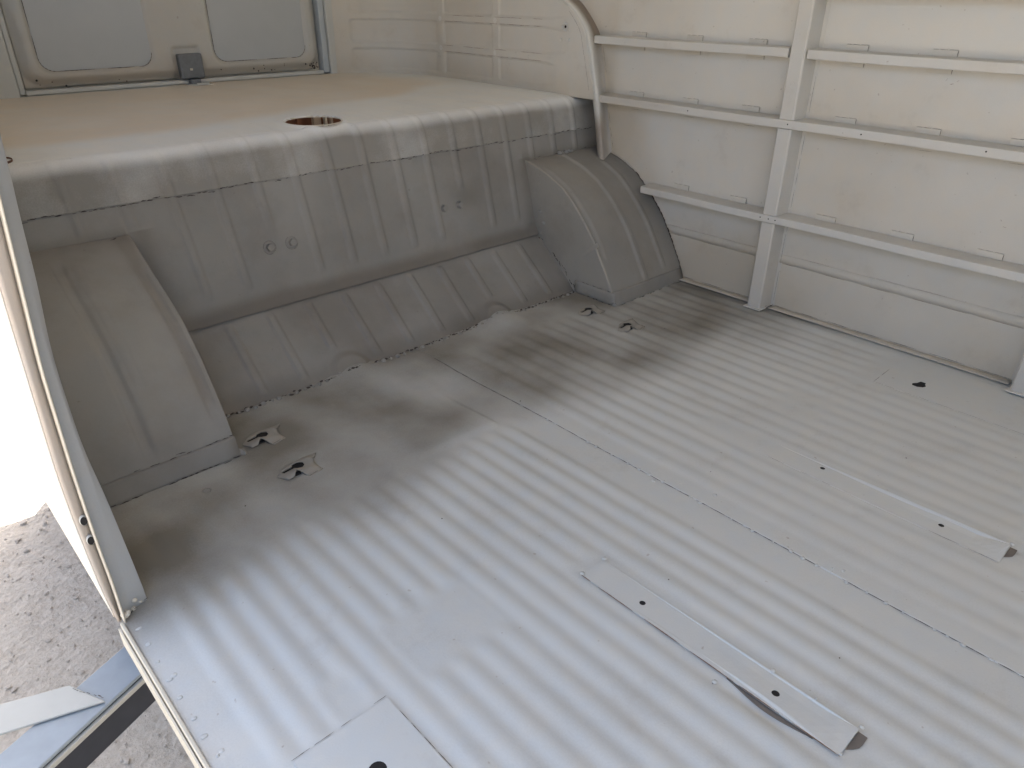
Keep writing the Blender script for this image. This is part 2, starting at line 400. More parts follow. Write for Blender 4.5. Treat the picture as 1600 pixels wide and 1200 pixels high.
# hairlines along plate edges
crack('plate_gap', [(-.2843, .12, .0040), (-.2843, .48, .0026)], (0, 0, 1), van, gap=.0, wdt=(.001, .0016), ln=(.03, .06), jit=.0001, seed=6, mat=flat('rusty_edge', (.22, .12, .07), .9))
crack('plate_gap', [(.1598, .107, .0030), (.1598, .20, .0024)], (0, 0, 1), van, gap=.0, wdt=(.0006, .001), ln=(.03, .06), jit=.0001, seed=7)
crack('plate_gap', [(.1598, .35, .0022), (.1598, .46, .0022)], (0, 0, 1), van, gap=.25, wdt=(.0004, .0008), ln=(.01, .03), jit=.0001, seed=8)
crack('plate_gap', [(.5608, .1, .0024), (.5608, .457, .0024), (.64, .4585, .0024)], (0, 0, 1), van, gap=.1, wdt=(.0005, .0009), ln=(.02, .05), jit=.0001, seed=9)
crack('plate_gap', [(-.702, .498, .0022), (-.586, .4985, .0022), (-.585, .36, .0022)], (0, 0, 1), van, gap=.15, wdt=(.0004, .0009), ln=(.01, .03), jit=.0001, seed=10)
M['gap'] = flat('gap_shade_tone', (.17, .15, .13), .9)
def gapo(name, pts, par=None):   # dark sheet painted as the shade under a lifted plate edge
    V = []; n = len(pts)
    for x0, x1, y, z in pts: V += [(x0, y, z), (x1, y, z)]
    me = bpy.data.meshes.new(name); me.from_pydata(V, [], [(2 * i, 2 * i + 1, 2 * i + 3, 2 * i + 2) for i in range(n - 1)]); me.update()
    return link(name, me, M['gap'], van, smooth=False, thick=.0006)
gapo('painted_gap_shade', [(.2055, .2065 + .0075 * math.sin(math.pi * t) ** .6, .158 + .064 * t, max(FZ(.2055, .158 + .064 * t), FZ(.214, .158 + .064 * t)) + .0009) for t in np.linspace(0, 1, 12)])
gapo('painted_gap_shade', [(-.2835 - .0065 * math.sin(math.pi * t) ** 1.3, -.2825, .150 + .105 * t, max(FZ(-.2835, .150 + .105 * t), FZ(-.290, .150 + .105 * t)) + .0009) for t in np.linspace(0, 1, 16)])
gapo('painted_gap_shade', [(-.270 + .030 * t, -.2395, .1205 - .010 * math.sin(math.pi * t * .9), FZ(-.255, .115) + .0012) for t in np.linspace(0, 1, 6)])
gapo('painted_gap_shade', [(.178 + .026 * t, .2075, .1065 - .009 * math.sin(math.pi * t * .9), FZ(.195, .10) + .0012) for t in np.linspace(0, 1, 6)])
beads('weld_bead', [(-.2385, .119, .010), (-.284, .120, .008), (-.2395, .222, .007), (-.2385, .17, .007), (-.283, .48, .006), (-.24, .478, .007), (.207, .106, .010), (-.30, .26, .004)], van, M['primer'], (.0015, .003), seed=12)
for q in [(-.30, .262), (-.205, .395), (.05, .5), (.15, .7), (-.35, .70), (.30, .60), (.46, .9), (.20, .95), (-.02, .88), (-.55, .93), (.33, .30), (-.16, .18)]:
    beads('paint_nib', [(q[0], q[1], FZ(*q))], fl, M['crack'], (.0008, .0014), seed=int(abs(q[0] * 999)))
# raised ring left of the brackets
bm = bmesh.new(); 
for i in range(14):
    a = 2 * math.pi * i / 14
    bmesh.ops.create_icosphere(bm, subdivisions=1, radius=.0012, matrix=Matrix.Translation((-.578 + .006 * math.cos(a), 1.006 + .006 * math.sin(a), FZ(-.578, 1.006) + .0002)))
done('paint_ring', bm, M['brown'], fl, smooth=True)

# keyhole lashing brackets: stamped saddles
def saddle(cx, cy, flipx, kw, lab, rot=0.0):
    s = -1 if flipx else 1
    out = [(-.030, .000), (-.022, -.018), (-.012, -.019), (-.005, -.012), (.002, -.018), (.008, -.030), (.030, -.024), (.028, -.008), (.030, .004), (.044, .020), (.020, .021), (.000, .018), (-.012, .012)]
    kh = [(-.021, .003), (-.019, -.0025), (-.003, -.001), (.0, -.0045), (.007, -.0055), (.0125, -.001), (.0125, .006), (.006, .010), (-.001, .009), (-.004, .0045)]; kh = [(a * 1.2, b * 1.25) for a, b in kh]
    ks = kw
    sm = lambda P, sub: [(P[i][0] * (1 - t) + P[(i + 1) % len(P)][0] * t, P[i][1] * (1 - t) + P[(i + 1) % len(P)][1] * t) for i in range(len(P)) for t in [k / sub for k in range(sub)]]
    out = sm(out, 3)
    def f(a, b):
        arch = .0042 * (1 - S(.022, .034, abs(a))) * (1 - S(.014, .026, abs(b))) + .006 * G(a + .006, .009) * G(b + .018, .012) + .006 * G(a - .030, .008) * G(b - .006, .009)
        x = cx + s * a; y = cy + b
        return (x, y, FZ(cx, cy) + .0012 + arch)
    out = [(a * 1.12, b * 1.12) for a, b in out]
    o = plate('lashing_bracket', out, f, M['saddle'], van, holes=[kh], step=.004, thick=.0012, old=pl_old(1.0), flip=flipx, label=lab)
    z0 = FZ(cx, cy)
    prism('keyhole_slot_shade', [(cx + s * a * 1.12, cy + b * 1.15, z0 + .0016) for a, b in kh], (0, 0, .0008), M['dark'], o, 0)
    # near-black blocks painted as the shade under the arched edges
    prism('mouth_shade', [(cx + s * a, cy + b, z0 + .0006) for a, b in [(-.012, -.0165), (.000, -.0165), (.002, -.010), (-.010, -.009)]], (0, 0, .003), M['dark'], o, 0)
    prism('mouth_shade', [(cx + s * a, cy + b, z0 + .0006) for a, b in [(.027, -.004), (.0300, .004), (.034, .010), (.026, .008)]], (0, 0, .003), M['dark'], o, 0)
    crack('edge_line', [(cx + s * a, cy + b, z0 + .0008) for a, b in [(-.031, .0), (-.0225, -.0188), (-.012, -.0198)]], (0, 0, 1), o, gap=0, wdt=(.0008, .0012), ln=(.01, .02), jit=.0001)
    crack('edge_line', [(cx + s * a, cy + b, z0 + .0008) for a, b in [(.002, -.019), (.008, -.031), (.031, -.0248)]], (0, 0, 1), o, gap=0, wdt=(.0007, .0012), ln=(.01, .02), jit=.0001)
saddle(-.447, 1.090, False, 1, 'keyhole bracket beside the left wheel arch nearer the bulkhead')
saddle(-.446, .964, False, 1, 'keyhole bracket in front of its twin on the left')
saddle(.400, 1.085, False, 1, 'keyhole bracket beside the right wheel arch nearer the bulkhead')
saddle(.398, .962, False, 1, 'keyhole bracket in front of its twin on the right')

# --- sloping lower bulkhead panel
def slope_pt(x, t):  # t 0 foot .. 1 top
    return np.stack([x, 1.203 + (1.350 - 1.203) * t, -.001 + .122 * t], -1)
nS = np.array([0, -.122, .147]); nS /= np.linalg.norm(nS)
KS = [-.03 + .0862 * k for k in range(-5, 7)]
X, T = np.meshgrid(np.arange(-.52, .545, .003), np.linspace(0, 1, 70), indexing='ij')
b = np.zeros_like(X)
for xk in KS:
    e = .86 if True else 1
    low = .30 if min(abs(xk + .19), abs(xk - .215)) < .045 else .08
    xx = X - xk
    b += .0040 * (S(-.0108, -.005, xx) * (1 - S(.005, .0108, xx))) * S(low, low + .07, T) * (1 - S(.87, .95, T))
for bx in (-.19, .215):
    rr = np.hypot(X - bx, (T) * .19 * 1.0); b += .010 * (1 - S(.030, .052, rr))
b += .0010 * wob(X, T * .2, 20, 5)
P = slope_pt(X, T) + nS * b[..., None]
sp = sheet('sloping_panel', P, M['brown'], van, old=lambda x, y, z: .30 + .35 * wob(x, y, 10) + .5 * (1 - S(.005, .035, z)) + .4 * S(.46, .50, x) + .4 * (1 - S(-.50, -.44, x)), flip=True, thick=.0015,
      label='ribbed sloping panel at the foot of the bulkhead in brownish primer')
crack('seam_gap', [(-.50, 1.199, .0015), (-.24, 1.198, .003), (-.19, 1.192, .012), (-.14, 1.198, .003), (.17, 1.198, .004), (.215, 1.188, .016), (.26, 1.198, .004), (.505, 1.199, .0015)], (0, -.6, .8), sp, gap=.18, wdt=(.0024, .0055), ln=(.004, .011), jit=.0018, seed=21, lift=.0015)
beads('weld_bead', [(x + rnd.uniform(-.003, .003), 1.197 + rnd.uniform(-.003, .003), .0025 + .014 * float(G(x - .215, .04)) + .008 * float(G(x + .19, .04))) for x in np.arange(-.49, .50, .017)], sp, M['brown'], (.0025, .0052), nrm=(0, -.6, .8), seed=22, kind='stuff')
crack('seam_gap', [(-.43, 1.349, .122), (.50, 1.349, .122)], (0, -.6, .8), sp, gap=.25, wdt=(.0006, .0015), ln=(.02, .08), jit=.0004, seed=23, lift=.0012)

# --- bulkhead: lower leaning panel with bolts
def bk_y(z): return 1.352 + .24 * (z - .118)
KB = [-.012 + .0815 * k for k in range(-7, 9)]
def rib_x(xk, z): return (xk + .861) * (1 + .0203 * (z - .145) / .29) - .861 + .028 * (.435 - z) / .29 * (1) - .0
def upper_ribs(X, Zz):
    b = np.zeros_like(X)
    for xk in KB:
        c = rib_x(xk, Zz) ; zlow = .275 if min(abs(xk - .2325), abs(xk + .2565)) < .02 else .168
        if xk > .52: zlow = .31
        if xk < -.5: zlow = .315
        xx = X - c; wd = .0098
        b += .0036 * (S(-wd, -.0048, xx) * (1 - S(.0048, wd, xx))) * S(zlow - .01, zlow + .012, Zz)
    return b
nB = np.array([0, -1, .24]); nB /= np.linalg.norm(nB)
X, Zz = np.meshgrid(np.arange(-.75, .767, .0035), np.concatenate([np.linspace(.118, .365, 84)]), indexing='ij')
b = upper_ribs(X, Zz) + .009 * (1 - S(.118, .150, Zz)) + .0012 * wob(X, Zz, 12, 6)
P = np.stack([X, bk_y(Zz), Zz], -1) + nB * b[..., None]
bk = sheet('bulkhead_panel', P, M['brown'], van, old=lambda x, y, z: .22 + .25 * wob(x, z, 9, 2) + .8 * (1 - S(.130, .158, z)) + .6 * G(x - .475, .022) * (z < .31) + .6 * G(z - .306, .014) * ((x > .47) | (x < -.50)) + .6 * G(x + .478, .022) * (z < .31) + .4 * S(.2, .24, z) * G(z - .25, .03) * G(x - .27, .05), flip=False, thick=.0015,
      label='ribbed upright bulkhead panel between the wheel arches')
for bx, bz in ((-.233, .222), (-.183, .222), (.221, .222), (.270, .222)):
    x = bx * 1 ; x = -.861 + (bx + .861) * (bk_y(.222) / 1.41); z = .70 - (.70 - bz) * (bk_y(.222) / 1.41)
    c = Vector((x, bk_y(z), z)); q = Vector(nB).to_track_quat('Z', 'Y').to_matrix().to_4x4()
    bm = bmesh.new(); bmesh.ops.create_cone(bm, cap_ends=True, segments=6, radius1=.0085, radius2=.0080, depth=.010, matrix=Matrix.Translation(c + Vector(nB) * .006) @ q @ Matrix.Rotation(rnd.random(), 4, 'Z'))
    bo = done('bolt', bm, M['brown'], bk, .0008, old=pl_old(.3))
    bm = bmesh.new(); bmesh.ops.create_cone(bm, cap_ends=True, segments=28, radius1=.0128 if bx < 0 else .009, radius2=.012 if bx < 0 else .0085, depth=.0022, matrix=Matrix.Translation(c + Vector(nB) * .0012) @ q)
    done('washer', bm, M['brown'], bk, .0005, old=pl_old(.3), smooth=True)
    ring = [c + q.to_3x3() @ Vector((.0135 * math.cos(a), .0135 * math.sin(a), 0)) if bx < 0 else c + q.to_3x3() @ Vector((.0095 * math.cos(a), .0095 * math.sin(a), 0)) for a in np.linspace(0, 2 * math.pi, 17)]
    crack('seam_gap', ring, nB, bk, gap=.12, wdt=(.0007, .0014), ln=(.004, .010), jit=.0003, seed=int(bx * 1000) % 97, lift=.0012)

# --- engine deck with rolled front edge, overlapping the bulkhead
prof = []
for t in np.linspace(0, 1, 26): prof.append((bk_y(.357 + t * .045) - .0018, .357 + t * .045, nB[1], nB[2]))
y0, z0 = prof[-1][:2]; y1, z1 = y0 + .040, .4365
for i in range(1, 20):
    t = i / 20; a = np.array([y0, z0]); c = np.array([y0 + .24 * .030, z0 + .030]); d = np.array([y1, z1])
    p = (1 - t) ** 2 * a + 2 * t * (1 - t) * c + t * t * d; dv = 2 * (1 - t) * (c - a) + 2 * t * (d - c); nn = np.array([-dv[1], dv[0]]); nn /= np.linalg.norm(nn)
    prof.append((p[0], p[1], nn[0], nn[1]))
for yy in np.concatenate([np.arange(y1, 1.75, .009), np.arange(1.75, 2.33, .02)]): prof.append((yy, z1 + .004 * (1 - math.exp(-(yy - y1) * 6)), 0, 1))
prof = np.array(prof)
xs = np.arange(-.75, .767, .0035)
def deck_old(x, y, z):
    yb = 1.60 + .14 * S(-.3, .3, x) + .10 * S(.3, .5, x) + .012 * wob(x, 0, 14)
    return np.clip(.95 * S(yb - .05, yb + .05, y) * (1 - .75 * S(.45, .66, x)), 0, 1)
def roll_old(x, y, z):
    return np.clip(1.0 - .96 * S(.409, .4365, z) + .08 * wob(x, z, 12), 0, 1)
ncr = 26 + 19
def deck_pts(i0, i1):
    X, I = np.meshgrid(xs, np.arange(i0, i1), indexing='ij'); pp = prof[I]
    Yb, Zb = pp[..., 0], pp[..., 1]
    b = upper_ribs(X, np.minimum(Zb, .435)) * (1 - .9 * S(1.415, 1.475, Yb)) * (1 - .3 * S(.37, .40, Zb)) * (1 - S(1.5, 1.72, Yb))
    b += .0015 * wob(X, Yb, 8, 7) + .0007 * wob(X, Yb, 26, 3)
    rim = np.hypot(X + .048, (Yb - 1.507)); b += .0045 * G(rim - .066, .008) * (Yb > 1.42)
    return np.stack([X, Yb + pp[..., 2] * b, Zb + pp[..., 3] * b], -1)
dk = sheet('engine_deck', deck_pts(ncr - 1, len(prof)), M['deck'], van, old=deck_old, thick=.0015,
     keep=lambda x, y, z: (np.hypot(x + .048, y - 1.507) > .0615), label='raised flat engine deck with a round hole, beige at the back and whitish along the front')
sheet('rolled_edge', deck_pts(0, ncr), M['roll'], dk, old=roll_old, thick=.0015)
# neat lip round the filler hole
n = 56; V = []; F = []
for rr, dz in ((.0660, .0006), (.0632, .0022), (.0612, .0020), (.0606, -.0005)):
    for i in range(n): a = 2 * math.pi * i / n; V.append((-.048 + rr * math.cos(a), 1.507 + rr * math.sin(a), .4395 + dz + .0008))
for k in range(3):
    for i in range(n): j = (i + 1) % n; F.append((k * n + i, k * n + j, (k + 1) * n + j, (k + 1) * n + i))
me = bpy.data.meshes.new('hole_rim'); me.from_pydata(V, [], F); me.update(); link('hole_rim', me, M['edge'], dk)
cup('access_hole', (-.655, 1.487, .4425), (0, 0, 1), .034, .02, M['rust'], dk, 32)
crack('seam_gap', [(x, bk_y(.357) - .0035 - .0012, .357 + .0016 * math.sin(x * 40)) for x in np.arange(-.70, .745, .02)], nB, dk, gap=.25, wdt=(.0007, .0024), ln=(.004, .016), jit=.0016, seed=31)
# engine bay seen through the hole
boxo('engine_bay_wall', (-.62, .62, 2.22, 2.24, -.55, .43), M['rust'], van, 0)
boxo('engine_bay_wall', (-.62, -.60, 1.45, 2.20, -.25, .42), M['rust'], van, 0)
boxo('engine_bay_wall', (.60, .62, 1.45, 2.20, -.25, .42), M['rust'], van, 0)
for x0, x1, mt in ((.305, .330, 'jamb'), (.345, .352, 'skin'), (.365, .372, 'jamb'), (.25, .262, 'rust')):  # added pale stripes stand for the lit gap seen through the hole
    boxo('engine_bay_stripe', (x0, x1, 2.16, 2.175, -.15, .40), M[mt], van, 0)

# --- wheel arches
AZ = np.array([-.004, .0, .05, .1, .15, .19, .225, .257, .283, .303, .308]); AY = np.array([1.0645, 1.065, 1.087, 1.117, 1.148, 1.182, 1.217, 1.257, 1.314, 1.382, 1.44])
LZ = np.array([-.004, .0, .06, .10, .15, .196, .228, .256, .304, .312]); LY = np.array([1.0645, 1.065, 1.090, 1.115, 1.152, 1.196, 1.246, 1.300, 1.382, 1.44])
def arch_profile(n=60, left=False):
    P = np.stack([LY, LZ] if left else [AY, AZ], -1)[:, :]
    d = np.concatenate([[0], np.cumsum(np.hypot(*np.diff(P, axis=0).T))]); s = np.linspace(0, d[-1], 240)
    y = np.interp(s, d, P[:, 0]); z = np.interp(s, d, P[:, 1])
    k = np.hanning(27); k /= k.sum()
    yp = np.pad(y, 13, mode='reflect', reflect_type='odd'); zp = np.pad(z, 13, mode='reflect', reflect_type='odd')
    y = np.convolve(yp, k, 'valid'); z = np.convolve(zp, k, 'valid')
    idx = np.linspace(0, 239, n).astype(int); y, z = y[idx], z[idx]
    ty, tz = np.gradient(y), np.gradient(z); L = np.hypot(ty, tz)
    return y, z, -tz / L, ty / L   # outward normal (towards -y, +z)
def arch(side, xi, xo, ribs, lab, mat, oldf):
    y, z, ny, nz = arch_profile(70, xo < xi)
    sg = 1 if xo > xi else -1
    cols = []
    for d in (.30, .22, .15, .09, .05, .025, .010, .003): cols.append((xi, d, 0, 0))
    cols.append((xi + sg * .0012, .0008, 0, 0))
    for xx in np.linspace(xi + sg * .003, xo, 84): cols.append((xx, 0, 1, abs(xx - xi)))
    P = np.zeros((len(y), len(cols), 3))
    s = np.linspace(0, 1, len(y))
    for j, (xx, d, c, q) in enumerate(cols):
        b = 0 * s
        if c:
            for (rx, wdt, h, s0, s1) in ribs:
                xc = rx
                b = b + h * float(S(-wdt, -wdt * .35, xx - xc) * (1 - S(wdt * .35, wdt, xx - xc))) * S(s0, s0 + .05, s) * (1 - S(s1 - .05, s1, s))
            b = b + .0016 * wob(xx, s * .4, 16, 3 + side)
        dd = np.minimum(d, np.maximum(0, 1.43 - y)) * (1 if not c else 0)
        P[:, j, 0] = xx + (0.02 * dd * sg * 1.2 if not c else 0)
        P[:, j, 1] = y + dd + ny * b
        P[:, j, 2] = np.where(z < 0, z, z) + nz * b
    o = sheet('wheel_arch', P, mat, van, old=oldf, flip=(sg > 0), thick=(.0015), label=lab)
    o.data.set_sharp_from_angle(angle=R(32)); return o
ra = arch(1, .478, .7605, [(.488, .012, -.004, .22, .82), (.611, .012, .0052, .06, .93), (.694, .0105, .0050, .10, .78)],
     'right wheel arch with two tall ribs, smudged brown against the side wall', M['arch'],
     lambda x, y, z: .30 + .25 * wob(x, z, 13, 3) + .55 * (x < .482) - .3 * S(.70, .76, x) + .25 * (1 - S(.03, .15, z)))  # inner side painted lighter, door light put into its colour
la = arch(2, -.497, -.7615, [(-.627, .013, -.0045, .10, .85), (-.600, .010, .002, .3, .85), (-.513, .011, -.0042, .14, .78)],
     'left wheel arch beside the open doorway, grey with a faint wide rib', primer('left_arch_primer', (.285, .28, .262), (.20, .18, .155), dirt=(.17, .15, .13), dirt_amt=.8, smudge=.35),
     lambda x, y, z: .15 + .25 * wob(x, z, 11, 1) + .55 * S(.24, .30, z) + .65 * G(x + .513, .012) * S(.06,.12,z))
def arch_line(z, off=.002):
    y, zz, ny, nz = arch_profile(70); return float(np.interp(z, zz, y)) - off
# flange strips around both arch feet
for xi, xo, par, sg in ((.478, .7605, ra, 1), (-.497, -.742, la, -1)):
    zz = np.linspace(.000, .034, 8); xx = np.linspace(xi - sg * .0016, xo, 12)
    Xg, Zg = np.meshgrid(xx, zz, indexing='ij'); Yg = np.vectorize(lambda z: arch_line(z, .0034))(Zg)
    if sg < 0 or True:
        sheet('foot_flange', np.stack([Xg, Yg, Zg], -1), (M['arch'] if sg > 0 else M['brown']), par, old=pl_old(.3), flip=(sg < 0), thick=.0012)
    crack('seam_gap', [(x, arch_line(.0015, .0042), .0012) for x in np.linspace(xi, xo, 8)], (0, -1, .4), par, gap=.18, wdt=(.0008, .0024), ln=(.006, .02), jit=.0012, seed=41 + sg, lift=.0024)
    if sg < 0: crack('seam_gap', [(x, arch_line(.0345, .0034), .0352) for x in np.linspace(xi, xo, 8)], (0, -1, .6), par, gap=.35, wdt=(.0005, .0016), ln=(.006, .016), jit=.0012, seed=43, lift=.0012)
sheet('foot_flange', np.stack(np.meshgrid([.4762], np.linspace(1.064, 1.20, 9), np.linspace(0, .034, 4), indexing='ij'), -1)[0].copy(), M['arch'], ra, old=pl_old(.6), thick=.0012, flip=True)
crack('seam_gap', [(.4752, y, .035) for y in np.linspace(1.07, 1.19, 6)], (-1, 0, .1), ra, gap=.25, wdt=(.0006, .0016), ln=(.004, .012), jit=.0008, seed=44)
crack('seam_gap', [(.4748, y, .0015) for y in np.linspace(1.066, 1.20, 6)], (-1, 0, .3), ra, gap=.3, wdt=(.0008, .0022), ln=(.003, .010), jit=.0014, seed=45)
crack('seam_gap', [(.480, 1.20, .008), (.481, 1.245, .05), (.483, 1.29, .085), (.484, 1.342, .118), (.485, 1.352, .15)], (-1, -.3, .4), ra, gap=.2, wdt=(.001, .0035), ln=(.004, .016), jit=.0035, seed=46, lift=.003)
crack('seam_gap', [(.50, 1.389, .305), (.60, 1.389, .306), (.66, 1.388, .308), (.74, 1.386, .308)], (0, -.7, .7), ra, gap=.35, wdt=(.0006, .0022), ln=(.006, .022), jit=.0025, seed=47, lift=.003)
crack('seam_gap', [(-.50, 1.389, .305), (-.56, 1.387, .300), (-.60, 1.382, .299), (-.72, 1.380, .299)], (0, -.7, .7), la, gap=.45, wdt=(.0006, .0020), ln=(.006, .022), jit=.003, seed=48, lift=.003)
beads('sealer_lump', [(.484 + rnd.uniform(-.003, .003), 1.34 + rnd.uniform(-.02, .012), .150 + rnd.uniform(-.03, .05)) for _ in range(14)] + [(-.49 + rnd.uniform(-.006, .002), 1.066 + rnd.uniform(-.004, .008), .003) for _ in range(8)] + [(.479, 1.064, .002), (.476, 1.066, .006)] + [(.60 + .012 * k, 1.389, .3085) for k in range(5)], van, M['brown'], (.0028, .006), nrm=(-1, -.4, .4), seed=49)
# raised triangular pressing on the right arch's inner side
prism('pressed_gusset', [(.4772, 1.135, .148), (.4778, 1.185, .108), (.4775, 1.178, .100), (.4770, 1.128, .140)], (-.0012, 0, 0), M['arch'], ra, .0005, old=pl_old(.75))
crack('wall_seam', [(.7610, arch_line(z, .0015), z) for z in np.linspace(.003, .295, 24)], (-1, -.6, .3), ra, gap=.0, wdt=(.003, .0052), ln=(.03, .06), jit=.0006, seed=50)

# --- right side wall
X = None
ywl = np.concatenate([np.arange(-1.2, .1, .05), np.arange(.1, 1.62, .02)]); zwl = np.concatenate([np.arange(-.03, .76, .02)])
Yw, Zw = np.meshgrid(ywl, zwl, indexing='ij')
Xw = .766 + .0005 * wob(Yw, Zw, 7, 2)
def wall_old(x, y, z):
    c = .35 + .20 * wob(y, z, 6, 3)
    c = c + .65 * S(1.12, 1.22, y + .55 * (z - .24)*-1 + .0) * (1 - S(.40, .43, z)) * S(.22, .24, z)
    c = c + .45 * S(1.33, 1.36, y) * S(.43, .45, z)
    c = c + .35 * (1 - S(.05, .22, z)) * S(.6, 1.0, y) + .45 * (1 - S(.0, .26, z))
    c = c - .25 * S(.45, .6, z)
    return np.clip(c, 0, 1)
sw = sheet('side_wall', np.stack([Xw, Yw, Zw], -1), M['wall'], van, old=wall_old, flip=False, thick=-.0015, label='long plain side wall skin crossed by rails and posts')
# flat tapes / pressed belts and the base flange
sheet('pressed_belt', np.stack(np.meshgrid([.7646], np.linspace(-1.2, 1.15, 60), np.linspace(.1175, .1385, 3), indexing='ij'), -1)[0].copy(), M['wall'], sw, old=wall_old, thick=-.001)
crack('panel_line', [(.7640, -.6, .1168), (.7640, .795, .1168)], (-1, 0, 0), sw, gap=.05, wdt=(.0004, .0008), ln=(.05, .12), jit=.0002, seed=51, mat=M['rust'])
crack('panel_line', [(.7640, .87, .1168), (.7640, 1.13, .1168)], (-1, 0, 0), sw, gap=.15, wdt=(.0003, .0007), ln=(.03, .08), jit=.0002, seed=52, mat=M['rust'])
crack('panel_line', [(.7640, -.6, .1394), (.7640, .795, .1394)], (-1, 0, 0), sw, gap=.3, wdt=(.0002, .0005), ln=(.05, .12), jit=.0002, seed=54, mat=M['rust'])
crack('panel_line', [(.7640, .87, .1394), (.7640, 1.13, .1394)], (-1, 0, 0), sw, gap=.3, wdt=(.0002, .0005), ln=(.03, .08), jit=.0002, seed=55, mat=M['rust'])
for a, b_ in ((-1.2, .238), (.268, .800), (.848, 1.066)):
    sheet('base_flange', np.stack(np.meshgrid(np.linspace(.742, .7655, 4), np.linspace(a, b_, 40), [.0068], indexing='ij'), -1)[:, :, 0].copy() + np.array([0, 0, .0]), M['wall'], sw, old=pl_old(.75), flip=True, thick=.0015)
    crack('panel_line', [(.7645, a, .0088), (.7645, b_, .0088)], (-1, 0, .4), sw, gap=.04, wdt=(.0005, .0011), ln=(.03, .10), jit=.0004, seed=53)
for a, b_, z0, z1 in ((.799, .799, .02, .21), (.799, .799, .25, .42), (.799, .799, .46, .56)):
    crack('panel_line', [(.7640, a, z0), (.7640, b_, z1)], (-1, 0, 0), sw, gap=.1, wdt=(.0004, .0009), ln=(.02, .08), jit=.0003, seed=int(z0 * 100))
crack('panel_line', [(.7640, 1.40, .56), (.7640, 1.372, .46)], (-1, 0, 0), sw, gap=.2, wdt=(.0004, .0009), ln=(.01, .05), jit=.0006, seed=56)
crack('panel_line', [(.7640, 1.372, .42), (.7640, 1.340, .30)], (-1, 0, 0), sw, gap=.2, wdt=(.0004, .0009), ln=(.01, .05), jit=.0006, seed=57)
for y, z in ((.531, .54), (.54, .545), (.52, .545), (.37, .30), (.375, .31), (1.10, .52), (.63, .63), (1.16, .40)):
    crack('scratch', [(.7638, y, z), (.7638, y + rnd.uniform(-.006, .006), z + rnd.uniform(-.006, .006))], (-1, 0, 0), sw, gap=0, wdt=(.0005, .0012), ln=(.004, .008), jit=.0006, seed=int(y * 100), mat=M['rust'])

# posts (hat sections)
def post(y0, y1, z0, z1, lab=None, x=.715):
    bm = bmesh.new()
    pr = [(.7655, y0 - .010), (.7640, y0 - .010), (.7635, y0 - .001), (x + .003, y0 + .002), (x, y0 + .005), (x, y1 - .005), (x + .003, y1 - .002), (.7635, y1 + .001), (.7640, y1 + .010), (.7655, y1 + .010)]
    zs = np.linspace(z0, z1, max(2, int((z1 - z0) / .04) + 1)); rows = [[bm.verts.new((px, py, z)) for px, py in pr] for z in zs]
    for a, b_ in zip(rows, rows[1:]):
        for i in range(len(pr) - 1): bm.faces.new((a[i], a[i + 1], b_[i + 1], b_[i]))
    bm.faces.new(rows[-1][::-1]); bm.faces.new(rows[0])
    bmesh.ops.recalc_face_normals(bm, faces=bm.faces[:])
    return done('wall_post', bm, M['rail'], van, 0, old=lambda x, y, z: .45 + .35 * (1 - S(.0, .35, z)) + .0 * x, smooth=False, label=lab)
p = post(.806, .844, .004, .2185, 'foot section of the wall post nearer the wheel arch')
post(.806, .844, .2375, .4275, 'middle section of the wall post nearer the wheel arch')
p3 = post(.806, .844, .4475, 1.05, 'upper section of the wall post nearer the wheel arch')
cup('screw_hole', (.7148, .824, .520), (-1, 0, 0), .0042, .0004, M['dark'], p3)
cup('screw_hole', (.7148, .826, .615), (-1, 0, 0), .0014, .0004, M['dark'], p3)
post(.222, .260, .004, .2185, 'foot section of the wall post at the right edge'); post(.222, .260, .2375, .4275); post(.222, .260, .4475, 1.05)
post(-.37, -.33, .004, 1.05)
# foot tabs
for yc in (.825, .241):
    boxo('post_foot', (.706, .735, yc - .024, yc + .022, .0065, .0085), M['rail'], van, .0006)
    crack('seam_gap', [(.7135, yc - .02, .006), (.7135, yc + .022, .006)], (-.5, 0, .8), van, gap=.3, wdt=(.0008, .002), ln=(.004, .012), jit=.001, seed=61, lift=.003)
    crack('seam_gap', [(.716, yc - .021, .010), (.762, yc - .026, .010)], (0, -1, .8), van, gap=.25, wdt=(.0015, .003), ln=(.004, .012), jit=.0015, seed=62, lift=.002)

# rails
def rail(y0, y1, z0, z1, x, lab, screws=(), lip=True):
    bm = bmesh.new()
    pr = [(.7655, z1 - .001), (.7640, z1 + .0012), (x + .004, z1 + .0005), (x + .0006, z1 - .0004), (x, z1 - .0016), (x, z0 + .0016), (x + .0006, z0 + .0004), (x + .003, z0), (.7655, z0 - .001)]
    ysr = np.linspace(y0, y1, max(2, int(abs(y1 - y0) / .03))); rows = [[bm.verts.new((px + .0008 * math.sin(y * 17 + z0 * 40), y, pz + .0006 * math.sin(y * 11 + z0 * 30))) for px, pz in pr] for y in ysr]
    for a, b_ in zip(rows, rows[1:]):
        for i in range(len(pr) - 1): bm.faces.new((a[i], a[i + 1], b_[i + 1], b_[i]))
    bm.faces.new(rows[-1]); bm.faces.new(rows[0][::-1])
    bmesh.ops.recalc_face_normals(bm, faces=bm.faces[:])
    o = done('wall_rail', bm, M['rail'], van, 0, old=lambda x, y, z: .40 + .45 * S(1.0, 1.3, y) * (z < .5), smooth=False, label=lab)
    for sy in screws: cup('screw_hole', (x - .0003 + .0008 * math.sin(sy * 17 + z0 * 40) - .0002, sy, (z0 + z1) / 2 + .001), (-1, 0, 0), .0016, .0003, M['dark'], o, 12)
    return o
r1 = rail(.846, 1.392, .569, .587, .717, 'top wall rail between the duct and the first post')
r1b = rail(-1.2, .803, .569, .587, .717, 'top wall rail running forward from the first post')
